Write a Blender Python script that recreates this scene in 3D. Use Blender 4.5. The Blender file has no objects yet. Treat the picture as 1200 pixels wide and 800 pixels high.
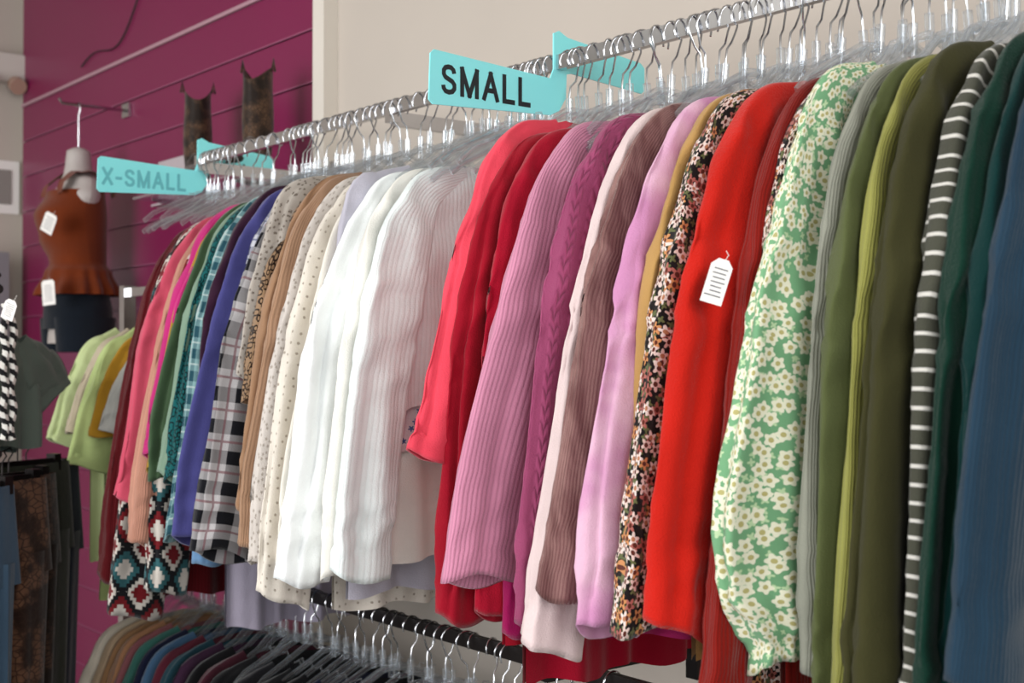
import bpy, math, random
from mathutils import Vector, noise
S = bpy.context.scene
S.view_settings.view_transform = 'Standard'
TH = math.radians(39.1)
EYE = 1.58
YR = 1.47           # camera distance from the rail plane
RZ = EYE + .515     # upper rail height
LZ = EYE - .535     # lower rail height
WY = .40            # back wall plane
pi = math.pi

# ------------------------------------------------------------------ mesh helper
class MB:
    def __init__(s): s.v=[]; s.uv=[]; s.f=[]; s.m=[]
    def grid(s,R,C,fn,mat=0):
        b=len(s.v)
        for i in range(R):
            for j in range(C):
                p,uv=fn(i,j); s.v.append(tuple(p)); s.uv.append(uv)
        for i in range(R-1):
            for j in range(C-1):
                a=b+i*C+j; s.f.append((a,a+1,a+C+1,a+C)); s.m.append(mat)
    def poly(s,pts,mat=0):
        b=len(s.v)
        for p in pts: s.v.append(tuple(p)); s.uv.append((p[1],p[2]))
        s.f.append(tuple(range(b,b+len(pts)))); s.m.append(mat)
    def box(s,c,d,mat=0,rz=0):
        x,y,z=[k/2 for k in d]; ca,sa=math.cos(rz),math.sin(rz)
        P=[]
        for dx,dy,dz in [(-x,-y,-z),(x,-y,-z),(x,y,-z),(-x,y,-z),(-x,-y,z),(x,-y,z),(x,y,z),(-x,y,z)]:
            P.append((c[0]+dx*ca-dy*sa,c[1]+dx*sa+dy*ca,c[2]+dz))
        for q in [(0,3,2,1),(4,5,6,7),(0,1,5,4),(1,2,6,5),(2,3,7,6),(3,0,4,7)]:
            s.poly([P[k] for k in q],mat)
    def prism(s,pts,n,t,mat=0):
        n=Vector(n)*t/2
        A=[Vector(p)+n for p in pts]; B=[Vector(p)-n for p in pts]
        s.poly(A,mat); s.poly(B[::-1],mat)
        for i in range(len(pts)):
            j=(i+1)%len(pts); s.poly([A[i],B[i],B[j],A[j]],mat)
    def tube(s,pts,r,seg=8,mat=0,ref=None,r2=None):
        pts=[Vector(p) for p in pts]; n=len(pts)
        up=Vector(ref) if ref else Vector((1,0,0))
        fr=[]
        for i in range(n):
            T=(pts[min(i+1,n-1)]-pts[max(i-1,0)]).normalized()
            A=up-T*up.dot(T)
            if A.length<1e-4: A=Vector((0,1,0))-T*T.y
            if A.length<1e-4: A=Vector((0,0,1))-T*T.z
            A.normalize(); fr.append((A,T.cross(A)))
        rb=r2 or r
        def fn(i,j):
            a=j/seg*2*pi
            return pts[i]+fr[i][0]*r*math.cos(a)+fr[i][1]*rb*math.sin(a),(j/seg,i*.01)
        s.grid(n,seg+1,fn,mat)
        for k in (0,n-1):
            s.poly([pts[k]+fr[k][0]*r*math.cos(j/seg*2*pi)+fr[k][1]*rb*math.sin(j/seg*2*pi) for j in range(seg)],mat)
    def obj(s,name,mats,loc=(0,0,0),rz=0,smooth=True,parent=None):
        me=bpy.data.meshes.new(name); me.from_pydata(s.v,[],s.f)
        for m in (mats if isinstance(mats,(list,tuple)) else [mats]): me.materials.append(m)
        me.polygons.foreach_set('material_index',s.m)
        me.polygons.foreach_set('use_smooth',[smooth]*len(s.f))
        ul=me.uv_layers.new(name='UVMap')
        li=[0]*len(me.loops); me.loops.foreach_get('vertex_index',li)
        fl=[]
        for k in li: fl+=list(s.uv[k])
        ul.data.foreach_set('uv',fl)
        me.update()
        o=bpy.data.objects.new(name,me); o.location=loc; o.rotation_euler=(0,0,rz)
        S.collection.objects.link(o)
        if parent: o.parent=parent
        return o
def empty(name,loc=(0,0,0)):
    e=bpy.data.objects.new(name,None); e.location=loc; e.empty_display_size=.05
    S.collection.objects.link(e); return e

# ------------------------------------------------------------------ material helper
def lin(h):
    h=h.lstrip('#'); o=[]
    for i in (0,2,4):
        c=int(h[i:i+2],16)/255; o.append(c/12.92 if c<=.04045 else ((c+.055)/1.055)**2.4)
    return (*o,1)
class MT:
    def __init__(s,name,col='#888888',rough=.85,**kw):
        s.mat=bpy.data.materials.new(name); s.mat.use_nodes=True
        s.nt=s.mat.node_tree; s.b=s.nt.nodes['Principled BSDF']
        s.b.inputs['Base Color'].default_value=lin(col) if isinstance(col,str) else col
        s.b.inputs['Roughness'].default_value=rough
        for k,v in kw.items(): s.b.inputs[k.replace('_',' ')].default_value=v
        s._uv=None
    def node(s,t,**kw):
        n=s.nt.nodes.new(t)
        for k,v in kw.items(): setattr(n,k,v)
        return n
    def put(s,inp,v):
        if isinstance(v,bpy.types.NodeSocket): s.nt.links.new(v,inp)
        else: inp.default_value=v
    def m(s,op,a,b=0.0,c=0.0):
        n=s.node('ShaderNodeMath',operation=op); s.put(n.inputs[0],a); s.put(n.inputs[1],b)
        if op in('MULTIPLY_ADD','SMOOTH_MIN','COMPARE','WRAP'): s.put(n.inputs[2],c)
        return n.outputs[0]
    def vm(s,op,a,b=(0,0,0)):
        n=s.node('ShaderNodeVectorMath',operation=op); s.put(n.inputs[0],a); s.put(n.inputs[1],b)
        return n.outputs[0]
    def mix(s,f,a,b):
        n=s.node('ShaderNodeMix',data_type='RGBA'); s.put(n.inputs[0],f)
        s.put(n.inputs[6],lin(a) if isinstance(a,str) else a); s.put(n.inputs[7],lin(b) if isinstance(b,str) else b)
        return n.outputs[2]
    def uv(s):
        if s._uv is None:
            t=s.node('ShaderNodeTexCoord'); x=s.node('ShaderNodeSeparateXYZ')
            s.nt.links.new(t.outputs['UV'],x.inputs[0]); s._uv=(t.outputs['UV'],x.outputs[0],x.outputs[1],t.outputs['Object'])
        return s._uv
    def noise(s,scale,detail=3,vec=None,rough=.5):
        n=s.node('ShaderNodeTexNoise'); n.inputs['Scale'].default_value=scale; n.inputs['Detail'].default_value=detail
        n.inputs['Roughness'].default_value=rough
        s.nt.links.new(vec if vec is not None else s.uv()[3],n.inputs['Vector']); return n.outputs[0]
    def color(s,c): s.put(s.b.inputs['Base Color'],lin(c) if isinstance(c,str) else c)
    def bump(s,h,strength=.5,dist=.002):
        n=s.node('ShaderNodeBump'); n.inputs['Strength'].default_value=strength; n.inputs['Distance'].default_value=dist
        s.put(n.inputs['Height'],h); s.nt.links.new(n.outputs[0],s.b.inputs['Normal'])
    def lt(s,a,b): return s.m('LESS_THAN',a,b)
    def sm(s,x,lo,hi):
        n=s.node('ShaderNodeMapRange',interpolation_type='SMOOTHSTEP'); s.put(n.inputs[0],x)
        n.inputs[1].default_value=lo; n.inputs[2].default_value=hi; return n.outputs[0]
    def flowers(s,cell,r,petals,off=(0,0,0),rnd=.8,jag=.28):
        v=s.vm('ADD',s.vm('MULTIPLY',s.uv()[0],(1/cell,1/cell,0)),off)
        w=s.node('ShaderNodeTexVoronoi',voronoi_dimensions='2D'); w.inputs['Scale'].default_value=1
        w.inputs['Randomness'].default_value=rnd; s.nt.links.new(v,w.inputs['Vector'])
        d=s.vm('SUBTRACT',v,w.outputs['Position']); x=s.node('ShaderNodeSeparateXYZ'); s.nt.links.new(d,x.inputs[0])
        a=s.m('ARCTAN2',x.outputs[1],x.outputs[0])
        cs=s.node('ShaderNodeSeparateColor'); s.nt.links.new(w.outputs['Color'],cs.inputs[0])
        a=s.m('ADD',s.m('MULTIPLY',a,float(petals)),s.m('MULTIPLY',cs.outputs[0],6.0))
        rr=s.m('MULTIPLY',s.m('ADD',s.m('MULTIPLY',s.m('COSINE',a),jag),1-jag),r)
        mask=s.lt(w.outputs['Distance'],rr); cen=s.lt(w.outputs['Distance'],r*.33)
        return mask,cen,cs.outputs[1]

def fabric(name,col,kind='plain',rough=.95,sheen=.2,weave=1.0,**k):
    M=MT(name,col,rough); b=M.b
    b.inputs['Sheen Weight'].default_value=sheen; b.inputs['Sheen Roughness'].default_value=.5
    b.inputs['Specular IOR Level'].default_value=.1
    UV,u,v,O=M.uv()
    base=M.mix(M.sm(M.noise(9,2),.3,.7),tuple([c*.92 for c in lin(col)[:3]])+(1,),tuple([min(1,c*1.05) for c in lin(col)[:3]])+(1,))
    h=M.m('MULTIPLY',M.noise(420,2),.5*weave)
    h=M.m('ADD',h,M.m('MULTIPLY',M.noise(38,3),.9))
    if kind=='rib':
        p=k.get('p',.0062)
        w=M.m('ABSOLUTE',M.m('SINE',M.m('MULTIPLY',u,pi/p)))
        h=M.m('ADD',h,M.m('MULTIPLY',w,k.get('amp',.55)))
        base=M.mix(M.m('MULTIPLY',M.m('SUBTRACT',1.0,w),k.get('dk',.36)),base,tuple([c*.42 for c in lin(col)[:3]])+(1,))  # shade between the ribs painted into the colour
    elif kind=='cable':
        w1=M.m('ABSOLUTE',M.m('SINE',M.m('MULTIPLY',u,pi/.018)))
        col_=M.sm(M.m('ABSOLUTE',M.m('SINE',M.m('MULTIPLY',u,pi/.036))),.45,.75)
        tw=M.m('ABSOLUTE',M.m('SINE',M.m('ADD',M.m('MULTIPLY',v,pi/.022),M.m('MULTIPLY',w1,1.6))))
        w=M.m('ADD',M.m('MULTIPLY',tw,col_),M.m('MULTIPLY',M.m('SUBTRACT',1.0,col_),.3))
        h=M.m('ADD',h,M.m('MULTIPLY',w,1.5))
        base=M.mix(M.m('MULTIPLY',M.m('SUBTRACT',1.0,w),.45),base,tuple([c*.45 for c in lin(col)[:3]])+(1,))  # low parts of the cable carry painted shade in the colour
    elif kind=='stripe':
        f=M.m('FRACT',M.m('DIVIDE',v,k.get('p',.0187))); base=M.mix(M.lt(f,k.get('w',.21)),base,k.get('c2','#cfcdc7'))
    elif kind=='plaid':
        c2,c3=k.get('c2','#15161c'),k.get('c3','#7a4a52'); p=k.get('p',.06)
        fu=M.m('FRACT',M.m('DIVIDE',u,p)); fv=M.m('FRACT',M.m('DIVIDE',v,p))
        a=M.lt(fu,.45); c=M.lt(fv,.45)
        base=M.mix(M.m('MULTIPLY',M.m('ADD',a,c),.5),base,c2)
        l=M.m('MAXIMUM',M.lt(M.m('ABSOLUTE',M.m('SUBTRACT',fu,.7)),.04),M.lt(M.m('ABSOLUTE',M.m('SUBTRACT',fv,.7)),.04))
        base=M.mix(M.m('MULTIPLY',l,.7),base,c3)
    elif kind=='daisy':
        m2,c2,r2=M.flowers(.012,.40,4,(7.3,2.1,0),1.0)
        m1,c1,r1=M.flowers(.0165,.52,5,rnd=.9,jag=.16)
        base=M.mix(M.m('MULTIPLY',m2,M.lt(r2,.5)),base,'#b9d3a8')
        base=M.mix(m1,base,'#e6e6cf'); base=M.mix(c1,base,'#b5ae74')
    elif kind=='blackfloral':
        m2,c2,r2=M.flowers(.013,.42,4,(3.3,5.1,0),1.0); m1,c1,r1=M.flowers(.018,.52,5)
        m3,c3,r3=M.flowers(.030,.30,5,(1.7,9.1,0),1.0)
        base=M.mix(m2,base,'#5f6440'); base=M.mix(m1,base,M.mix(M.lt(r1,.5),M.mix(M.lt(r1,.72),'#a9645c','#c88a5a'),'#dcc4bc'))
        base=M.mix(m3,base,'#e2d4ce'); base=M.mix(c1,base,'#5a2a20'); base=M.mix(c3,base,'#b07a5a')
    elif kind=='tinyfloral':
        m1,c1,r1=M.flowers(k.get('cell',.022),.27,5,rnd=1.0); base=M.mix(m1,base,k.get('c2','#4a6a9c'))
    elif kind=='eyelet':
        m1,c1,r1=M.flowers(.02,.13,5,rnd=.5,jag=.1); base=M.mix(m1,base,'#a79d90'); h=M.m('SUBTRACT',h,m1)
    elif kind=='leopard':
        w=M.node('ShaderNodeTexVoronoi',voronoi_dimensions='2D'); w.inputs['Scale'].default_value=k.get('sc',75)
        M.nt.links.new(M.vm('ADD',UV,M.vm('MULTIPLY',M.node('ShaderNodeTexNoise').outputs[1],(.004,.004,0))),w.inputs['Vector'])
        d=w.outputs['Distance']; base=M.mix(M.m('MULTIPLY',M.m('GREATER_THAN',d,.28),M.lt(d,.5)),base,k.get('c2','#07191c'))
    elif kind=='tiedye':
        base=M.mix(M.sm(M.noise(6,3,rough=.6),.42,.62),col,k.get('c2','#eec6dc'))
    elif kind=='aztec':
        p=.10
        fu=M.m('ABSOLUTE',M.m('SUBTRACT',M.m('FRACT',M.m('DIVIDE',u,p*.7)),.5)); fv=M.m('ABSOLUTE',M.m('SUBTRACT',M.m('FRACT',M.m('DIVIDE',v,p)),.5))
        fu=M.m('DIVIDE',M.m('FLOOR',M.m('MULTIPLY',fu,12.0)),12.0)
        d=M.m('ADD',fu,fv); band=M.m('FRACT',M.m('DIVIDE',v,p*2.0))
        base=M.mix(M.lt(d,.72),'#6b161d','#c2bcb4'); base=M.mix(M.lt(d,.58),base,'#121317'); base=M.mix(M.lt(d,.40),base,M.mix(M.lt(band,.5),'#6b161d','#2e5a60'))
        base=M.mix(M.lt(d,.22),base,'#c2bcb4')
    elif kind=='snake':
        w=M.node('ShaderNodeTexVoronoi',voronoi_dimensions='2D',feature='DISTANCE_TO_EDGE'); w.inputs['Scale'].default_value=k.get('sc',55)
        M.nt.links.new(UV,w.inputs['Vector']); base=M.mix(M.sm(M.noise(22,4),.4,.6),base,k.get('c2','#2a1a14'))
        base=M.mix(M.lt(w.outputs['Distance'],.07),base,k.get('c3','#1c120e'))
    elif kind=='velvet':
        b.inputs['Roughness'].default_value=.5; b.inputs['Sheen Weight'].default_value=.8; b.inputs['Sheen Roughness'].default_value=.3
        b.inputs['Sheen Tint'].default_value=(1,.8,.78,1)
        w=M.m('ABSOLUTE',M.m('SINE',M.m('MULTIPLY',u,pi/.005))); h=M.m('ADD',h,M.m('MULTIPLY',w,.5))
        cm=M.vm('MULTIPLY',O,(1,1,.25))
        base=M.mix(M.sm(M.noise(40,3,vec=cm),.35,.65),col,k.get('c2','#94706c'))
    elif kind=='braid':
        f=M.m('FRACT',M.m('MULTIPLY',M.m('ADD',v,M.m('ABSOLUTE',M.m('MULTIPLY',u,.02))),45.0)); base=M.mix(M.lt(f,.5),base,'#d8d6d0')
    M.color(base); M.bump(h,k.get('bs',.75),k.get('dist',.002))
    return M.mat

def simple(name,col,rough=.5,metal=0,**k):
    M=MT(name,col,rough,Metallic=metal,**k)
    n=M.noise(60,3); M.bump(n,.08,.001)
    return M.mat
CHROME=simple('chrome_metal','#c9cacd',.16,1)
WIRE=simple('hook_steel','#c6c8cc',.2,1)
DARKM=simple('dark_metal','#2a2626',.35,.8)
def clear():
    M=MT('clear_plastic','#e8ecef',.06); nt=M.nt
    tr=M.node('ShaderNodeBsdfTransparent'); tr.inputs[0].default_value=(.92,.94,.955,1)
    gl=M.node('ShaderNodeBsdfGlossy'); gl.inputs['Roughness'].default_value=.07; gl.inputs[0].default_value=(.95,.97,1,1)
    df=M.node('ShaderNodeMixShader'); df.inputs[0].default_value=.25
    nt.links.new(gl.outputs[0],df.inputs[1]); nt.links.new(M.b.outputs[0],df.inputs[2])
    lw=M.node('ShaderNodeLayerWeight'); lw.inputs[0].default_value=.35
    f=M.m('ADD',M.m('MULTIPLY',lw.outputs['Facing'],.55),.10)
    mx=M.node('ShaderNodeMixShader'); nt.links.new(f,mx.inputs[0]); nt.links.new(tr.outputs[0],mx.inputs[1]); nt.links.new(df.outputs[0],mx.inputs[2])
    nt.links.new(mx.outputs[0],nt.nodes['Material Output'].inputs[0]); return M.mat
CLEAR=clear()
PAPER=simple('tag_paper','#f2f0ec',.7)

# ------------------------------------------------------------------ garments
def lerpl(tab,t):
    for i in range(len(tab)-1):
        if t<=tab[i+1][0]:
            a,b=tab[i],tab[i+1]; q=(t-a[0])/(b[0]-a[0]+1e-9); q=q*q*(3-2*q)
            return a[1]+(b[1]-a[1])*q
    return tab[-1][1]
def catmull(P,n):
    P=[P[0]*2-P[1]]+P+[P[-1]*2-P[-2]]; out=[]; m=len(P)-3
    L=[(P[i+2]-P[i+1]).length for i in range(m)]; tot=sum(L)
    for k in range(n):
        d=tot*k/(n-1); i=0
        while i<m-1 and d>L[i]: d-=L[i]; i+=1
        t=min(1,d/L[i]); a,b,c,e=P[i:i+4]
        out.append(.5*((2*b)+(c-a)*t+(2*a-5*b+4*c-e)*t*t+(3*b-a-3*c+e)*t**3))
    return out,tot
SL={'slim':[(0,.024),(.12,.034),(.28,.054),(.45,.056),(.8,.048),(1,.040)],
    'mid':[(0,.024),(.12,.036),(.28,.060),(.45,.065),(.8,.058),(1,.048)],
    'open':[(0,.024),(.12,.036),(.28,.060),(.45,.064),(.8,.062),(1,.060)],
    'wide':[(0,.026),(.12,.040),(.3,.068),(.5,.074),(.8,.070),(1,.064)],
    'bell':[(0,.024),(.12,.036),(.3,.055),(.6,.060),(.85,.07),(1,.080)],
    'balloon':[(0,.024),(.12,.036),(.3,.048),(.55,.068),(.80,.086),(.88,.078),(.94,.048),(.965,.032),(1,.036)],
    'short':[(0,.03),(.3,.05),(.7,.07),(1,.075)]}
SEED=[11]
def garment(name,s,mat,cuff=-.35,hem=-.3,style='slim',a=.016,lean=.105,drop=.012,rz=RZ,y0=0,yaw=None,fold=1.35,
            half=.198,dx=0,res=1,body=True,sleeves=True,zneck=-.128,backsl=True,band=True,flare=.0):
    SEED[0]+=1; R=random.Random(SEED[0]*7); mb=MB()
    base=rz-EYE; zc=cuff-base; zh=hem-base; zo=-drop
    if rz==RZ: lean=max(.02,lean-.014)
    o3=Vector((SEED[0]*3.1,0,0)); prof=SL[style]
    ZT=zneck-.040
    if sleeves:
      for sg in ((-1,1) if backsl else (-1,)):
        L=zc if sg<0 else zc+R.uniform(-.03,.06)
        ex=dx+R.uniform(-.007,.007); ln=lean+R.uniform(-.008,.008)
        if sg>0: ln=min(ln,.055)
        tip=ZT+zo
        if style=='short':
            P=[Vector((0,sg*.10,tip+.016)),Vector((0,sg*(half-.03),tip-.008)),Vector((0,sg*(half+.01),tip-.05)),Vector((ex*.5,sg*(half+.035),(tip+L)*.5-.01)),Vector((ex,sg*(half+.06),L))]
        else:
            kk=R.uniform(-.006,.006)
            P=[Vector((0,sg*.085,tip+.012)),Vector((0,sg*(half-.045),tip-.012)),Vector((0,sg*(half-.010),tip-.050)),
               Vector((ex*.15,sg*(half+.016),tip-.13)),
               Vector((ex*.4,sg*(half+.033+ln*.26+kk),tip+(L-tip)*.42)),
               Vector((ex*.8,sg*(half+.035+ln*.68-kk),tip+(L-tip)*.74)),Vector((ex,sg*(half+.035+ln),L))]
            if style=='balloon':
                P[-2].y-=sg*-.010; P[-1].y+=sg*-.030
        n=int((70 if sg<0 else 26)*res); C=int((64 if sg<0 else 24)*res)
        pts,tot=catmull(P,n)
        ph=[R.uniform(0,6.28) for _ in range(10)]; k1=R.choice([2,3]); k2=R.choice([4,5]); k3=R.choice([7,8,9])
        circ=.30
        rings=[(i,1.0,0) for i in range(n)]+[(n-1,.9,.002),(n-1,.82,.03)]
        def fn(ii,j):
            i,sc,back=rings[ii]; t=i/(n-1)
            T=(pts[min(i+1,n-1)]-pts[max(i-1,0)]).normalized(); X=(Vector((1,0,0))-T*T.x).normalized(); N=T.cross(X)
            ang=-pi+2*pi*j/(C-1)
            bb=lerpl(prof,t); aa=min(a*(.55+.6*min(1,t*3)),bb*.8)
            if style=='balloon': aa=bb*(.36 if t<.88 else .36+.44*min(1,(t-.88)/.06))
            if t>.6 and style!='balloon': aa*=1+(t-.6)*.35
            amp=fold*min(1,t*2.5)
            if band and t>.955 and style!='balloon': amp*=.5; bb*=1.03; aa*=1.06
            m=1+amp*(.13*math.sin(k1*ang+ph[0]+.9*t)+.11*math.sin(k2*ang+ph[1]-.8*t)+.06*math.sin(k3*ang+ph[2]+.6*t))
            m-=amp*.22*(1-abs(math.sin(1.5*ang+ph[9]+.7*t)))**4      # soft pinched creases
            if style=='balloon': m+=.08*math.sin(13*ang+ph[3])*max(0,(t-.6)/.4)
            ca,sa=math.cos(ang),math.sin(ang)
            ca=math.copysign(abs(ca)**.85,ca)
            p=pts[i]-T*back+X*(aa*m*ca*sc)+N*(bb*(1+(m-1)*.4)*sa*sc)
            w=noise.noise(Vector((p.y*16,p.z*3.2,p.x*10))+o3)*.007*amp
            nn=noise.noise(p*7+o3)
            # irregular cross wrinkles, strongest at elbow, armpit and wrist
            rid=(1-abs(noise.noise(Vector((p.y*9+p.z*5,p.z*17,3.3))+o3))*2.6)
            cw=max(0,rid)**2*.0030*fold*(math.exp(-((t-.45)/.14)**2)+.8*math.exp(-((t-.18)/.08)**2)+.9*math.exp(-((t-.86)/.08)**2)+.25)
            el=math.exp(-((t-.45)/.12)**2)*.0022*fold*math.sin(p.z*62+2.5*ang+ph[4]+4*nn)
            el+=math.exp(-((t-.17)/.07)**2)*.0020*fold*math.sin(p.z*70-4*ang+ph[5])
            el+=math.exp(-((t-.89)/.06)**2)*.0018*fold*math.sin(p.z*95+2*ang+ph[5]+3*nn)
            p=p+X*((w+el+cw*min(1,t*6))*(1 if ca>0 else -1))+Vector((0,1,0))*(noise.noise(Vector((0,p.z*3.5,1.7))+o3)*.010*t)
            p.z+=t**10*(.012*math.sin(ang+ph[6])+.004*math.sin(3*ang+ph[8]))
            return p,(ang/(2*pi)*circ,t*tot)
        mb.grid(len(rings),C,fn)
    if body:
        Rr=int(44*res); Cc=int(52*res); ph=[R.uniform(0,6.28) for _ in range(6)]
        for side in (1,-1):
            def fb(i,j):
                v=i/(Rr-1); q=-1+2*j/(Cc-1)
                w=half-.010+.035*min(1,(1-v)*2.6)+flare*(1-v)
                y=q*w
                ay=abs(q*half)
                top=zneck+.010-.052*(ay/half)**1.2+zo-(.015 if abs(q)>.93 else 0)
                if ay<.07: top-= (1-(ay/.07)**2)*(.045 if side>0 else .012)
                z=zh+(top-zh)*v
                edge=math.sqrt(max(0,1-q*q)); tt=min(1,(1-v)*5)**.6
                x=side*(.004+.014*edge*tt)
                f=(1-v)**.7*fold
                x+=f*edge*(.010*math.sin(q*7+ph[0])+.007*math.sin(q*13+ph[1]+v*2)+.004*math.sin(q*23+ph[2]))
                x+=noise.noise(Vector((y*9,z*6,0))+o3)*.012*tt*edge
                x+=.004*fold*tt*edge*math.sin((abs(y)*.8+z)*55+ph[4]+3*noise.noise(Vector((y*6,z*6,4))+o3))*math.exp(-((v-.72)/.22)**2)
                z+= .006*math.sin(q*9+ph[3])*(1-v)
                return Vector((x,y,z)),(y+side*.3,z)
            mb.grid(Rr,Cc,fb)
    if yaw is None: yaw=R.uniform(-.035,.03)
    return mb.obj(name,mat,(-s,y0,rz),yaw)

F=fabric
G=garment
HG=[]
def U(name,s,mat,*a,**k):
    HG.append(s); return G(name,s,mat,*a,**k)
# right to left along the upper rail -- positions in metres along the rail
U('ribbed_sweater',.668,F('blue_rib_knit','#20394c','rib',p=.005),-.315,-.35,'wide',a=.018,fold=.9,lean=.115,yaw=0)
U('long_sleeve_top',.700,F('teal_jersey','#07302f'),-.40,-.40,'slim',yaw=0,half=.195)
U('fleece_sweatshirt',.726,F('forest_fleece','#062e23',weave=2),-.42,-.40,'mid',lean=.09,yaw=0)
U('striped_top',.758,F('striped_jersey','#46473d','stripe'),-.37,-.40,'slim',drop=.02,lean=.09,yaw=-.02)
U('button_up_shirt',.808,F('dark_olive_twill','#3a3920',sheen=.1),-.42,-.40,'wide',lean=.09,a=.020,yaw=0,fold=1.5)
U('long_sleeve_top',.832,F('olive_jersey','#3c3e24'),-.40,-.40,'slim',lean=.05,half=.175,a=.011)
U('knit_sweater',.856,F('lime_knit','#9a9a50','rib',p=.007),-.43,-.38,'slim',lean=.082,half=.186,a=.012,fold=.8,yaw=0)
U('blouse',.883,F('moss_green_cotton','#525a36'),-.43,-.38,'mid',lean=.08,half=.184,a=.013,yaw=0)
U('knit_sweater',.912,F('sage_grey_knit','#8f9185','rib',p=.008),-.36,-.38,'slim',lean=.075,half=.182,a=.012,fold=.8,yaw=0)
U('floral_blouse',.97,F('mint_daisy_print','#73a67c','daisy',bs=.4),-.355,-.2,'balloon',lean=.095,drop=.005,fold=1.4,yaw=0)
U('floral_top',.996,F('dark_floral_print','#1c1617','blackfloral'),-.2,-.3,'slim',lean=.03,half=.18,a=.012)
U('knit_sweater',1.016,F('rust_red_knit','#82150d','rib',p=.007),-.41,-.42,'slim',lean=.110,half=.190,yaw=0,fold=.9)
U('sweatshirt',1.078,F('scarlet_fleece','#c01e12',weave=1.6),-.328,-.36,'mid',a=.021,lean=.125,yaw=0)
U('floral_blouse',1.128,F('black_floral_print','#191415','blackfloral'),-.335,-.44,'slim',lean=.14,half=.202,yaw=0)
U('long_sleeve_top',1.156,F('mustard_tan_jersey','#b38c54'),-.30,-.40,'slim',lean=.085,half=.196)
U('tie_dye_sweatshirt',1.195,F('lilac_tie_dye','#c88ab4','tiedye',c2='#e0b4cc'),-.350,-.34,'mid',lean=.115,yaw=0)
U('velvet_top',1.255,F('taupe_velvet','#6e4a49','velvet'),-.312,-.33,'open',lean=.12,yaw=-.01)
U('long_sleeve_top',1.288,F('blush_jersey','#dcc8c8'),-.385,-.36,'mid',lean=.125,yaw=0)
U('long_sleeve_top',1.312,F('hot_pink_jersey','#b82a6c'),-.28,-.40,'slim',lean=.03,half=.175,a=.012)
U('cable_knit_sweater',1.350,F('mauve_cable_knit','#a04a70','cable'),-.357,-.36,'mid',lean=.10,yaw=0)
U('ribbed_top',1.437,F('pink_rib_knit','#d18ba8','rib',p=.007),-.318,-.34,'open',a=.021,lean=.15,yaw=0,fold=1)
U('long_sleeve_top',1.472,F('magenta_jersey','#940e50'),-.40,-.43,'slim',lean=.05,half=.175,a=.012)
U('long_sleeve_top',1.505,F('crimson_jersey','#a00c28'),-.39,-.50,'slim',lean=.06,yaw=0)
U('long_sleeve_top',1.585,F('coral_jersey','#e2475a'),-.165,-.18,'bell',lean=.085,drop=-.01,fold=1.5)
U('long_sleeve_top',1.55,F('cherry_red_jersey','#960b22'),-.39,-.45,'slim',lean=.10)
# whites
W=F('white_cotton','#f2f7f8'); W2=F('white_rib','#e9f2f2','rib',p=.008,dk=.08,amp=.4)
U('long_sleeve_top',1.845,W2,-.365,-.09,'open',drop=.035,lean=.085,yaw=.02,fold=1.9,a=.021)
U('camisole',1.875,F('blue_sprig_print','#dcdce0','tinyfloral'),hem=-.17,sleeves=False,drop=.03)
U('blouse',1.90,F('ivory_cotton','#efede6'),-.37,-.36,'slim',drop=.03,fold=1.6,lean=.08)
U('long_sleeve_top',1.955,W,-.385,-.2,'mid',drop=.03,lean=.13,fold=1.8,a=.021)
U('tunic',1.985,F('lilac_grey_voile','#b9b7c4'),-.3,-.43,'short',drop=.03,flare=.02)
U('long_sleeve_top',2.01,F('cream_jersey','#e6e2d8'),-.36,-.36,'slim',drop=.03)
U('eyelet_blouse',2.06,F('cream_eyelet','#dcd5ca','eyelet'),-.44,-.47,'mid',drop=.03)
U('long_sleeve_top',2.10,F('oatmeal_print','#cdc6c0','tinyfloral',c2='#a0978e',cell=.014),-.37,-.40,'slim',drop=.02)
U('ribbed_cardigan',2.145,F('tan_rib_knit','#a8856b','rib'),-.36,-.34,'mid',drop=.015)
U('long_sleeve_top',2.178,F('camel_jersey','#97755a'),-.29,-.36,'slim',drop=.01)
U('leopard_top',2.205,F('leopard_print','#8f745a','leopard',c2='#241710'),-.1,-.30,'slim',drop=.01,half=.175)
U('polka_dot_top',2.228,F('dotted_oatmeal','#b3aca4','tinyfloral',c2='#6c625a',cell=.012),-.04,-.30,'short',drop=.02)
U('plaid_shirt',2.285,F('black_white_plaid','#bfbdc0','plaid'),-.385,-.40,'wide',drop=.02,lean=.115)
U('plaid_shirt',2.312,F('navy_white_plaid','#c4c6d0','plaid',c2='#262b52',c3='#3b4472',p=.04),-.34,-.36,'slim',drop=.02,lean=.09)
U('sweatshirt',2.367,F('periwinkle_fleece','#45457f'),-.365,-.37,'wide',drop=.02,a=.022,lean=.12)
U('long_sleeve_top',2.395,F('plum_jersey','#30152a'),-.30,-.36,'mid',drop=.01,lean=.10)
U('long_sleeve_top',2.415,F('sky_blue_jersey','#6488ae'),-.41,-.42,'slim',drop=.02,lean=.08)
U('plaid_shirt',2.455,F('teal_plaid','#7fa3a5','plaid',c2='#234a56',c3='#b0c0be',p=.045),-.37,-.38,'mid',drop=.02)
U('leopard_top',2.505,F('teal_leopard','#13585a','leopard'),-.264,-.28,'slim',drop=.03)
U('long_sleeve_top',2.53,F('mint_jersey','#768f7c'),-.25,-.3,'slim',drop=.03)
U('long_sleeve_top',2.55,F('sage_jersey','#3c5239'),-.25,-.3,'slim',drop=.03)
U('long_sleeve_top',2.57,F('mustard_jersey','#a07d2a'),-.25,-.3,'slim',drop=.04)
U('long_sleeve_top',2.595,F('fuchsia_jersey','#b52b70'),-.21,-.3,'slim',drop=.03)
U('ribbed_top',2.63,F('peach_rib','#bd8874','rib'),-.41,-.42,'mid',drop=.04)
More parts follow.
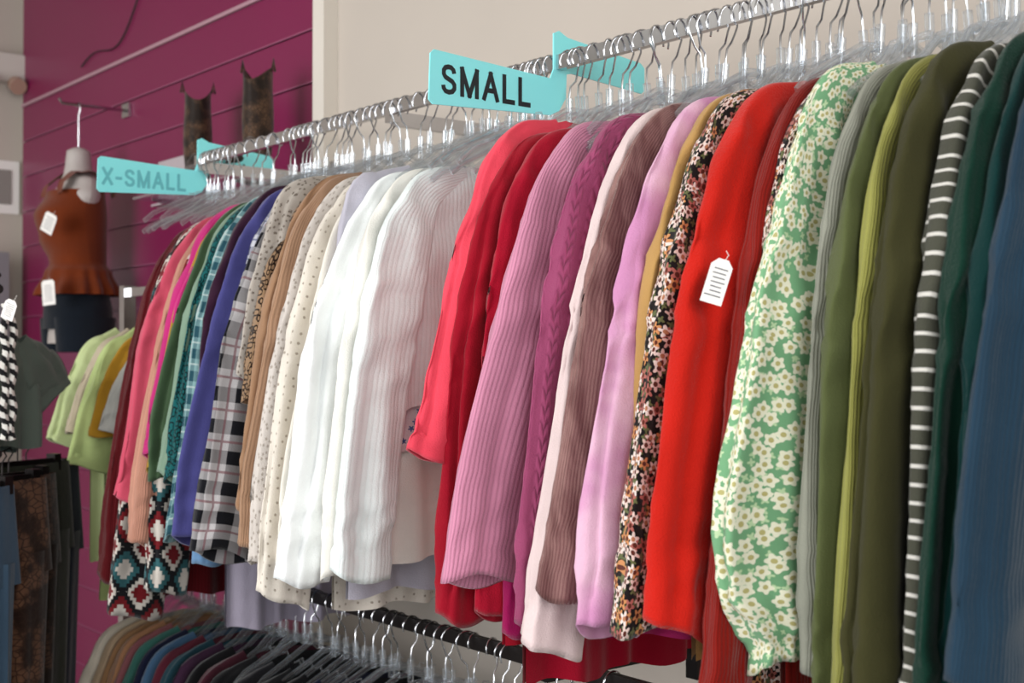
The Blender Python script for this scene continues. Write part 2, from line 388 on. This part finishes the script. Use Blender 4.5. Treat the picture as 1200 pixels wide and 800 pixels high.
U('long_sleeve_top',2.70,F('salmon_pink_jersey','#c04c62'),-.327,-.30,'wide',drop=.05,lean=.10,a=.02)
G('patterned_cardigan',2.64,F('aztec_knit','#6b161d','aztec'),-.50,-.5,'mid',drop=.05,lean=.08,body=False,backsl=False,dx=.0)
G('patterned_cardigan',2.745,F('aztec_knit_dark','#6b161d','aztec'),-.57,-.5,'open',drop=.05,lean=.09,body=False,backsl=False)
U('knit_sweater',2.815,F('dark_red_knit','#560a12','rib'),-.50,-.55,'mid',drop=.06,lean=.115)
G('camisole',2.60,F('lavender_voile','#a9a2b4'),hem=-.60,sleeves=False,drop=.05,half=.15)

# ------------------------------------------------------------------ hangers
def hangers(name,items,rz,seed):
    mb=MB(); R=random.Random(seed)
    for s,big in items:
        yaw=R.uniform(-.38,.38); fl=R.choice([-1,1,1]); x0=-s
        ca,sa=math.cos(yaw),math.sin(yaw); r=R.uniform(.019,.024); hh=R.uniform(.0,.010); ln=R.uniform(-.12,.12)
        def tr(y,z): return Vector((x0-y*sa+ln*(z-.014),y*ca,z+rz))
        top=.0165
        cz=top-r
        pts=[(0,-.088-hh),(0,-.06-hh),(fl*.002,-.047),(fl*.012,-.036)]
        for k in range(13):
            a=-.55+k/12*(pi+1.0)
            pts.append((fl*r*math.cos(a),cz+r*math.sin(a)))
        mb.tube([tr(*p) for p in pts],.0017,6,0)
        ca,sa=math.cos(yaw*.2),math.sin(yaw*.2)
        z0=-.080-hh
        mb.tube([tr(0,z0+.014),tr(0,z0+.004),tr(0,z0-.022),tr(0,z0-.03)],.0065,8,1)
        for sg in (-1,1):
            arm=[(sg*.002,z0-.014),(sg*.03,z0-.024),(sg*.06,z0-.052),(sg*.10,z0-.075),(sg*.15,z0-.098),(sg*.172,z0-.115)]
            if big: arm=[(sg*.002,z0-.012),(sg*.03,z0-.014),(sg*.07,z0-.034),(sg*.12,z0-.058),(sg*.15,z0-.072),(sg*.175,z0-.095)]
            mb.tube([tr(*p) for p in arm],.0028,6,1,r2=.007)
            if big:
                mb.tube([tr(sg*.085,z0-.034),tr(sg*.088,z0-.024),tr(sg*.10,z0-.026)],.002,6,1)
    return mb.obj(name,[WIRE,CLEAR])
ex=[.60,.63,.74,.79,.825,.87,.90,.925,.95,.985,1.04,1.055,1.09,1.105,1.14,1.17,1.22,1.235,1.265,1.33,1.36,1.385,1.405,1.44,1.52,1.62,1.635,1.65,1.70,1.72,1.735,1.75,1.77,1.79,1.805,1.825,1.93,2.25,2.35,2.5,2.70,2.76,2.87,2.9,2.93,2.96,2.985,3.01,3.03,3.055]
big={1.04,1.22,1.405,1.635,1.72,1.75,1.79,1.825,2.5,2.96,3.03}
hangers('clothes_hangers',[(s,s in big) for s in sorted(HG+ex)],RZ,5)
R=random.Random(3)
low=[1.55+.036*i+R.uniform(-.012,.012) for i in range(50)]
hangers('clothes_hangers',[(s,s<2.6) for s in low],LZ,9)

# ------------------------------------------------------------------ rails
def rail(name,x0,x1,z,brs):
    e=empty(name,((x0+x1)/2,0,z)); 
    def o(mb,n,mat):
        ob=mb.obj(n,mat,smooth=False); ob.location=(-e.location.x,0,-z); ob.parent=e; return ob
    mb=MB(); mb.box(((x0+x1)/2,0,z),(abs(x1-x0),.013,.026)); o(mb,'bar',CHROME if z>1.5 else DARKM)
    mb=MB()
    for b in brs:
        mb.box((b,WY/2-.012,z-.022),(.012,WY-.03,.03)); mb.box((b,WY-.016,z-.03),(.03,.012,.12)); mb.box((b,0,z-.016),(.02,.024,.03))
    o(mb,'brackets',CHROME if z>1.5 else DARKM)
rail('hanging_rail',-3.12,-.1,RZ,[-.3,-2.2,-3.08])
rail('hanging_rail',-3.45,-.1,LZ,[-.4,-1.72,-3.4])

# ------------------------------------------------------------------ lower rail clothes
bk=F('black_cotton','#0b0b0e'); bk2=F('charcoal_knit','#15151a','rib'); nv=F('navy_cotton','#10142a')
lowset=[(1.95,bk),(2.02,bk2),(2.08,bk),(2.15,bk),(2.24,bk),(2.30,nv),(2.36,bk),(2.42,bk),(2.50,bk2),(2.57,bk),(2.63,F('wine_cotton','#35101c')),(2.69,bk),(2.74,F('plum_cotton','#2a1428')),
 (2.79,F('deep_teal_cotton','#12303a')),(2.84,F('wine_knit','#451522')),(2.89,F('steel_blue_cotton','#35506a')),(2.93,nv),(2.975,F('sea_green_cotton','#2f5a52')),
 (3.02,F('dusty_rose_cotton','#7a4a4e')),(3.06,F('tan_cotton','#9a7052')),(3.10,F('tan_knit','#94704f','rib')),(3.14,F('sand_cotton','#b8a084')),(3.19,F('cream_cotton','#cfc6b6'))]
for i,(s,m) in enumerate(lowset):
    G('sweater' if i%2 else 't_shirt',s,m,-1.0,-1.15,'short',drop=.0,rz=LZ,res=.6,lean=.03,backsl=False,half=.175)

# ------------------------------------------------------------------ size divider signs
AQM=MT('aqua_plastic','#92f8fc',.3).mat
def sign(name,s,text,size,tcol,tx,sx):
    e=empty(name,(-s,0,RZ))
    mb=MB()
    front=[(-.275,-.024),(-.268,-.017),(-.02,-.030),(-.012,-.012),(-.012,.05),(.0,.056),(.02,.047),(.20,.028),(.21,.02),(.21,-.022),(.202,-.028),
           (.03,-.015),(.018,-.018),(.016,-.06),(.0,-.085),(-.02,-.094),(-.27,-.106),(-.278,-.099)]
    mb.prism([(0,y,z) for y,z in front],(1,0,0),.003)
    mb.obj('plate',AQM,smooth=False,parent=e)
    strokes={'M':[[(0,0),(0,1)],[(0,1),(.40,0)],[(.40,0),(.80,1)],[(.80,1),(.80,0)]],'A':[[(0,0),(.36,1)],[(.36,1),(.72,0)],[(.14,.33),(.58,.33)]],
      'L':[[(0,1),(0,0)],[(0,.0),(.5,.0)]],'X':[[(0,0),(.64,1)],[(0,1),(.64,0)]],'-':[[(0,.42),(.3,.42)]],
      'S':[[(.58,.76),(.54,.90),(.42,.985),(.28,1),(.12,.96),(.03,.85),(.03,.70),(.12,.58),(.30,.51),(.48,.44),(.59,.32),(.59,.16),(.48,.04),(.30,0),(.12,.03),(.02,.14),(0,.26)]]}
    wd={'M':.80,'A':.72,'L':.5,'X':.64,'-':.3,'S':.6}
    mb=MB(); x=tx; th=size*.165
    for ch in text:
        for st in strokes[ch]:
            pts=[Vector((0,x+a*size*sx,-.087+b*size*(1-.175)+th/2)) for a,b in st]
            n=len(pts)
            L=[];Rr=[]
            for i in range(n):
                T=(pts[min(i+1,n-1)]-pts[max(i-1,0)]).normalized(); N=Vector((0,-T.z,T.y))*th/2
                ext=Vector((0,0,0))
                if i==0: ext=-T*(th/2 if n==2 else 0)
                if i==n-1: ext=T*(th/2 if n==2 else 0)
                L.append(pts[i]+N+ext); Rr.append(pts[i]-N+ext)
            off=Vector((.0021+.00001*len(mb.f)*.2,0,0))
            for i in range(n-1): mb.poly([L[i]+off,Rr[i]+off,Rr[i+1]+off,L[i+1]+off])
        x+=(wd[ch]*sx+.31)*size
    mb.obj('lettering',MT(name+'_ink',tcol,.5).mat,smooth=False,parent=e)
sign('size_divider_sign',1.68,'SMALL',.050,'#0b161c',-.250,.76)
sign('size_divider_sign',3.09,'X-SMALL',.044,'#68c4cd',-.262,.74)  # pale lettering colour has glare painted in, not lighter ink

# ------------------------------------------------------------------ room shell
def wallmat(name,col,r=.9,sc=30,bs=.15):
    M=MT(name,col,r); M.color(M.mix(M.sm(M.noise(1.3,3),.3,.7),col,tuple([c*.93 for c in lin(col)[:3]])+(1,))); M.bump(M.noise(sc,4),bs,.002); return M.mat
CREAM=wallmat('cream_paint','#c3bab0'); FLOOR=wallmat('floor_vinyl','#5f5850',.5)
MAG=wallmat('magenta_laminate','#7a1448',.36,sc=8,bs=.05)
def shell(name,c,d,m):
    mb=MB(); mb.box((0,0,0),d); return mb.obj(name,m,c,smooth=False)
shell('wall_back',(-1.6,WY+.06,1.6),(8.4,.1,3.2),CREAM)
shell('wall_left',(-5.76,-2.2,1.6),(.1,5.3,3.2),CREAM)
shell('floor',(-1.6,-2.2,-.05),(8.4,5.4,.1),FLOOR)
shell('ceiling',(-1.6,-2.2,3.25),(8.4,5.4,.1),wallmat('ceiling_paint','#d8d4cc'))
e=empty('slatwall_panel',(-4.40,WY,1.6))
mb=MB()
zH=EYE+(419-125)/1500*2.978*1.87
ztop=zH; SC=-4.40; SW=2.50
while ztop>.1:
    zb=ztop-.152
    mb.box((SC,WY-.004,(ztop+zb)/2-.004),(SW,.028,.144)); ztop=zb
mb.box((SC,WY+.002,1.2),(SW,.014,2.9))
mb.box((SC,WY-.004,(zH+3.2)/2+.004),(SW,.028,3.2-zH-.008))
def rel(ob,e): ob.location=-e.location; ob.parent=e
rel(mb.obj('boards',MAG,smooth=False),e)
mb=MB(); mb.box((SC,WY-.02,zH),(SW,.012,.012)); rel(mb.obj('header_strip',simple('pale_strip','#b08a96',.4),smooth=False),e)
mb=MB(); ztop=zH-.152
while ztop>.2: mb.box((SC,WY-.018,ztop-.002),(SW,.006,.0040)); ztop-=.152
rel(mb.obj('groove_inserts',simple('groove_insert','#94506f',.4),smooth=False),e)
shell('trim_1',(-3.12,WY-.01,1.6),(.06,.05,3.2),simple('white_trim','#dcd6cc',.5))
mb=MB(); pts=[]
for i in range(30):
    t=i/29; pts.append((-4.95+t*.75,WY-.024,2.72+t*.30-.10*math.sin(t*pi)+.03*math.sin(t*9)))
mb.tube(pts,.003,6); mb.obj('power_cable',simple('cable_black','#2a0d1e',.5))

# ------------------------------------------------------------------ boots on shelf
BOOT=F('snakeskin_leather','#5a4230','snake',sc=90,c2='#221812'); BOOT.node_tree.nodes['Principled BSDF'].inputs['Roughness'].default_value=.4
def boot(x,y,z,yaw):
    mb=MB()
    def shaft(i,j):
        t=i/24; a=2*pi*j/32
        h=.07+t*.24
        rx=.037+.006*t+.004*math.sin(t*5); ry=.046+.010*t
        dip=0
        if t>.6: dip=(t-.6)/.4*(.040*abs(math.sin(a))**1.5*-1)
        return Vector((rx*math.cos(a),ry*math.sin(a)+.02,h+dip)),(a*.05,h)
    mb.grid(25,33,shaft)
    def foot(i,j):
        t=i/20; a=2*pi*j/24
        y=.062-t*.27; w=lerpl([(0,.012),(.12,.034),(.35,.03),(.6,.042),(.85,.032),(1,.006)],t); hgt=lerpl([(0,.04),(.1,.10),(.35,.10),(.55,.055),(.85,.035),(1,.012)],t)
        return Vector((w*math.cos(a),y,.012+max(-.0,hgt/2)+hgt/2*math.sin(a)+(.02 if t<.3 else 0))),(a*.03,y)
    mb.grid(21,25,foot)
    mb.box((0,-.06,.008),(.07,.20,.012),1); mb.box((0,.035,.018),(.055,.05,.034),1)
    for sg in (-1,1): mb.tube([(sg*.040,.02,.30),(sg*.046,.02,.335),(sg*.05,.02,.30)],.004,6)
    return mb.obj('cowboy_boot',[BOOT,DARKM],(x,y,z),yaw)
SHZ=EYE+.50
boot(-3.58,.22,SHZ+.000,1.1); boot(-3.215,.22,SHZ+.000,.7)
e=empty('wall_shelf',(-3.45,.25,SHZ)); mb=MB(); mb.box((0,0,-.006),(.75,.26,.008)); mb.obj('glass_shelf',CLEAR,smooth=False,parent=e)
mb=MB()
for x in (-.3,.25): mb.prism([(x,.13,-.01),(x,-.1,-.01),(x,-.1,-.018),(x,.13,-.06)],(1,0,0),.005)
mb.obj('shelf_brackets',CHROME,smooth=False,parent=e)
e=empty('sign_holder',(-4.06,.36,EYE+.60)); mb=MB(); mb.box((0,0,0),(.22,.012,.14)); mb.box((0,.0,-.08),(.23,.06,.006)); mb.obj('card_panel',simple('grey_card','#b9aeb4',.5),smooth=False,parent=e)

# ------------------------------------------------------------------ mannequin torso on a face-out
mx=-4.50; my=.20
e=empty('display_torso_form',(mx,my,EYE-.0))
SKIN=simple('ivory_plastic','#b5aeaa',.4)
def loft(mb,tab,C=40,R=30,mat=0,fn2=None,c0=0,c1=2*pi):
    zs=[t[0] for t in tab]
    def fn(i,j):
        t=i/(R-1); z=zs[0]+(zs[-1]-zs[0])*t
        for q in range(len(tab)-1):
            if (z-tab[q][0])*(z-tab[q+1][0])<=1e-12: break
        A,B=tab[q],tab[q+1]; w=(z-A[0])/(B[0]-A[0]+1e-12); w=w*w*(3-2*w)
        rx=A[1]+(B[1]-A[1])*w; ry=A[2]+(B[2]-A[2])*w; yo=A[3]+(B[3]-A[3])*w
        a=c0+(c1-c0)*j/(C-1)
        k=fn2(a,t) if fn2 else 1
        return Vector((rx*k*math.cos(a),yo+ry*k*math.sin(a),z)),(a*.12,z)
    mb.grid(R,C,fn,mat)
mb=MB()
loft(mb,[(.745,.02,.02,0),(.74,.045,.045,0),(.69,.048,.05,0),(.655,.06,.055,0),(.62,.15,.065,0),(.57,.175,.085,-.01),(.48,.145,.115,-.03),(.40,.135,.10,-.01),(.30,.115,.085,0),(.18,.15,.10,0),(.05,.155,.11,0)],R=60)
mb.obj('torso',SKIN,parent=e).scale=(.82,.9,1)
mb=MB(); RUST=F('rust_crepe','#6c2e12')
loft(mb,[(.585,.15,.10,-.01),(.50,.158,.128,-.03),(.42,.15,.118,-.02),(.335,.128,.10,0),(.325,.128,.10,0)],fn2=lambda a,t:1.02+.012*math.sin(a*19))
loft(mb,[(.33,.128,.10,0),(.30,.150,.118,0),(.22,.185,.150,0)],R=16,C=120,fn2=lambda a,t:1.03+.07*t*math.sin(a*14+math.sin(a*3)))
for sg in(-1,1):
    def strap(i,j):
        t=i/14; a=t*pi
        y=-.10*math.cos(a)*1.05; z=.57+.085*math.sin(a)
        return Vector((sg*(.095-.01*math.sin(a))+(j-2)*.016*sg,y+.004*math.sin(j*3),z+.006*math.cos(j*2.5)+.004*math.sin(i*4))),(t,j)
    mb.grid(15,5,strap)
mb.obj('peplum_top',RUST,parent=e).scale=(.86,.92,1)
mb=MB(); DEN=F('dark_denim','#141b24')
loft(mb,[(.25,.14,.11,0),(.16,.165,.125,0),(.10,.168,.128,0)],R=14)
for sg in(-1,1):
    b=len(mb.v); loft(mb,[(.14,.09,.118,0),(.02,.088,.11,0)],R=12)
    for q in range(b,len(mb.v)): x,y,zz=mb.v[q]; mb.v[q]=(x+sg*.078,y,zz)
mb.obj('denim_shorts',DEN,parent=e).scale=(.9,.9,1)
mb=MB(); mb.tube([(0,.18,.90),(0,-.06,.90),(0,-.07,.915)],.006,8); mb.tube([(0,.0,.74),(0,0,.86),(.015,0,.88),(.012,0,.905),(-.01,0,.908),(-.018,0,.895)],.003,8)
mb.box((0,.175,.90),(.06,.01,.05)); mb.obj('faceout_hook',CHROME,parent=e)

def tag(name,x,y,z,w=.03,h=.055,rz=-.9,rx=.25):
    e=empty(name,(x,y,z)); e.rotation_euler=(rx*.3,rx,rz)
    mb=MB(); pts=[(-w/2,0,-h/2),(w/2,0,-h/2),(w/2,0,h/2-.008),(w/2-.007,0,h/2),(-w/2+.007,0,h/2),(-w/2,0,h/2-.008)]
    mb.prism(pts,(0,1,0),.001); mb.obj('card',PAPER,smooth=False,parent=e)
    mb=MB(); R=random.Random(int(z*1000))
    for k in range(7): mb.box((R.uniform(-.001,.001),-.0009,h*.28-k*h*.10),(w*R.uniform(.5,.8),.0006,h*.025))
    mb.obj('print',simple('grey_ink','#6a6a70',.6),smooth=False,parent=e)
    mb=MB(); mb.tube([(0,0,h/2-.006),(.004,.004,h/2+.006),(.0,.012,h/2+.010)],.0005,5); mb.obj('string',PAPER,parent=e)
tag('price_tag',-1.018,-.331,EYE+.090,.026,.054,.75,.3)
tag('price_tag',-4.34,.04,EYE+.455,.05,.07,.6,.5)
tag('price_tag',-4.34,.04,EYE+.22,.05,.085,.6,-.1)

# ------------------------------------------------------------------ small arm rack with t-shirts (behind, left)
AZ=EYE+.19
e=empty('two_arm_rack',(-3.62,.02,0)); 
mb=MB(); mb.box((0,0,(AZ+.02)/2),(.035,.035,AZ+.02)); mb.box((.27,0,AZ),(.62,.014,.025)); mb.box((0,0,.02),(.7,.05,.03)); mb.box((0,0,.02),(.05,.6,.03))
mb.obj('frame',CHROME,smooth=False,parent=e)
G('t_shirt',3.11,F('white_jersey','#c6c7c2'),-.20,-.50,'short',rz=AZ,y0=.02,drop=-.02,half=.145,backsl=False)
G('t_shirt',3.18,F('golden_jersey','#b98a2c'),-.20,-.25,'short',rz=AZ,y0=.02,drop=-.02,half=.15,backsl=False)
G('t_shirt',3.24,F('lime_jersey','#b4c684'),-.28,-.62,'short',rz=AZ,y0=.00,drop=-.02,half=.155,flare=.03,backsl=False)
G('t_shirt',3.31,F('ecru_jersey','#bdb09a'),-.2,-.5,'short',rz=AZ,y0=.01,drop=-.02,half=.155,backsl=False)
G('tank_top',3.37,F('pale_lime_jersey','#c0cf98'),-.24,-.55,'short',rz=AZ,y0=.0,drop=-.02,half=.16,backsl=False)
hangers('clothes_hangers',[(3.11,0),(3.18,0),(3.24,0),(3.31,0),(3.37,0)],AZ,2)

# ------------------------------------------------------------------ left two-tier rack
BX=-3.12; BY=-.58; BZ=EYE+.15
e=empty('two_tier_rack',(BX,BY,0))
mb=MB()
mb.tube([(-.2,.1,.02),(-.2,.1,BZ+.02)],.014,10); 
mb.tube([(-.35,0,BZ),(.25,0,BZ)],.011,10); mb.tube([(-.35,0,BZ+.03),(.25,0,BZ+.03)],.006,10)
mb.tube([(-.35,.0,BZ-.36),(.25,.0,BZ-.36)],.010,10); mb.tube([(-.2,.1,BZ),(-.2,0,BZ)],.01,8); mb.tube([(-.2,.1,BZ-.36),(-.2,0,BZ-.36)],.01,8)
mb.box((-.2,.1,.015),(.5,.5,.03)); mb.obj('frame',DARKM,parent=e)
G('blouse',3.02,F('grey_green_cotton','#5a645c'),-.10,-.21,'short',rz=BZ,y0=BY+.02,drop=.02,half=.15,zneck=-.07,yaw=.5,fold=2)
G('blouse',3.12,F('slate_green_cotton','#3b4643'),-.10,-.22,'short',rz=BZ,y0=BY+.02,drop=.02,half=.15,zneck=-.07,yaw=.4,fold=2)
mb=MB(); BR=F('braided_cord','#1a1a1c','braid')
for k,dy in ((0,-.008),(1,.008)):
    mb.tube([(0,dy+.004*math.sin(i*.9+k*3),-.03-i*.012) for i in range(26)],.009,8)
mb.obj('braided_belt',BR,(-2.88,BY+.025,BZ))
tag('price_tag',-2.86,BY+.02,BZ-.045,.03,.045,.7,.4)
def trousers(name,x,y,ztop,L,mat,yaw,w=.19):
    mb=MB(); R=random.Random(int(L*991)+int(-x*100)); ph=R.uniform(0,6)
    def hip(i,j):
        t=i/12; a=2*pi*j/40
        return Vector((.025*math.cos(a)*(1+.15*math.sin(5*a+ph)),(w+.02*t)*math.sin(a),-t*.22)),(a*.07,-t*.22)
    mb.grid(13,41,hip)
    for sg in(-1,1):
        def leg(i,j):
            t=i/36; a=2*pi*j/32; ww=w*.56-.035*t
            m=1+.12*math.sin(4*a+ph+3*t)+.08*math.sin(7*a+ph*2)
            return Vector((.028*m*math.cos(a),sg*(w*.48)+ww*math.sin(a)*(1+(m-1)*.3),-.17-t*(L-.17))),(a*.05,-t*L)
        mb.grid(37,33,leg)
    mb.box((0,0,.004),(.012,w*2*.8,.012),1)
    for sg in(-1,1): mb.box((0,sg*w*.7,0),(.03,.02,.04),1)
    mb.tube([(0,0,.01),(0,0,.04),(0,.012,.055),(0,.004,.068),(0,-.012,.062)],.002,6,1)
    return mb.obj(name,[mat,DARKM],(x,y,ztop),yaw)
TZ=BZ-.43
trousers('jeans',-2.88,BY-.02,TZ,.95,F('blue_denim','#3d5266'),.3,.065)
trousers('snakeskin_trousers',-3.0,BY+.05,TZ,.98,F('brown_snake_print','#6a4a38','snake',sc=60,c3='#33231b'),.35,.12)
trousers('snakeskin_trousers',-3.08,BY+.09,TZ,.98,F('dark_snake_print','#4a3428','snake',sc=60,c2='#20160f'),.4,.14)
trousers('trousers',-3.17,BY+.14,TZ+.02,.95,F('black_olive_twill','#282a20'),.4,.16)
trousers('trousers',-3.26,BY+.19,TZ,.9,F('dark_navy_twill','#1a212e'),.4,.17)

# ------------------------------------------------------------------ end wall fixtures
e=empty('emergency_light',(-5.67,.28,EYE+1.25))
mb=MB(); mb.box((0,0,0),(.08,.24,.12)); mb.obj('housing',simple('fixture_white','#cfcbc3',.5),smooth=False,parent=e)
mb=MB(); mb.tube([(.05,-.06,-.07),(.09,-.06,-.09)],.035,14); mb.tube([(.05,.06,-.07),(.09,.06,-.09)],.035,14); mb.obj('lamp_heads',simple('lamp_plastic','#a88878',.3),parent=e)
e=empty('wall_poster',(-5.70,.28,EYE+.74)); mb=MB(); mb.box((0,0,0),(.02,.20,.23)); mb.obj('board',PAPER,smooth=False,parent=e)
mb=MB(); mb.box((.012,.03,0),(.006,.07,.15)); mb.obj('printed_notice',simple('grey_print','#8f8b86'),smooth=False,parent=e)
e=empty('sign_stand',(-5.55,.12,0)); mb=MB(); mb.box((0,0,.75),(.05,.05,1.5)); mb.box((0,0,1.75),(.03,.34,.55)); mb.obj('holder',simple('silver_panel','#9fa4a8',.35,.5),smooth=False,parent=e)

# ------------------------------------------------------------------ camera
cam=bpy.data.cameras.new('camera'); co=bpy.data.objects.new('camera',cam); S.collection.objects.link(co)
cam.sensor_width=36; cam.lens=45
co.location=(0,-YR,EYE)
d=Vector((-math.cos(TH),math.sin(TH),19/1500))
co.rotation_euler=d.to_track_quat('-Z','Y').to_euler()
cam.clip_start=.05
cam.dof.use_dof=True; cam.dof.focus_distance=1.95; cam.dof.aperture_fstop=5.6
S.camera=co
# ------------------------------------------------------------------ light
w=bpy.data.worlds.new('world'); S.world=w; w.use_nodes=True
w.node_tree.nodes['Background'].inputs[0].default_value=(.92,.96,1,1); w.node_tree.nodes['Background'].inputs[1].default_value=.62
def area(name,loc,tgt,sx,sy,en,col):
    l=bpy.data.lights.new(name,'AREA'); l.shape='RECTANGLE'; l.size=sx; l.size_y=sy; l.energy=en; l.color=col
    o=bpy.data.objects.new(name,l); S.collection.objects.link(o); o.location=loc
    o.rotation_euler=(Vector(tgt)-Vector(loc)).to_track_quat('-Z','Y').to_euler()
area('window_light',(-2.6,-4.4,1.9),(-1.7,0,1.5),3.2,2.0,168,(1,.99,.98))
area('side_fill_light',(2.4,-2.3,2.3),(-1.8,0,1.7),2.0,1.6,82,(1,.98,.96))  # added fill lamp, aimed to brighten sign faces and garment sides
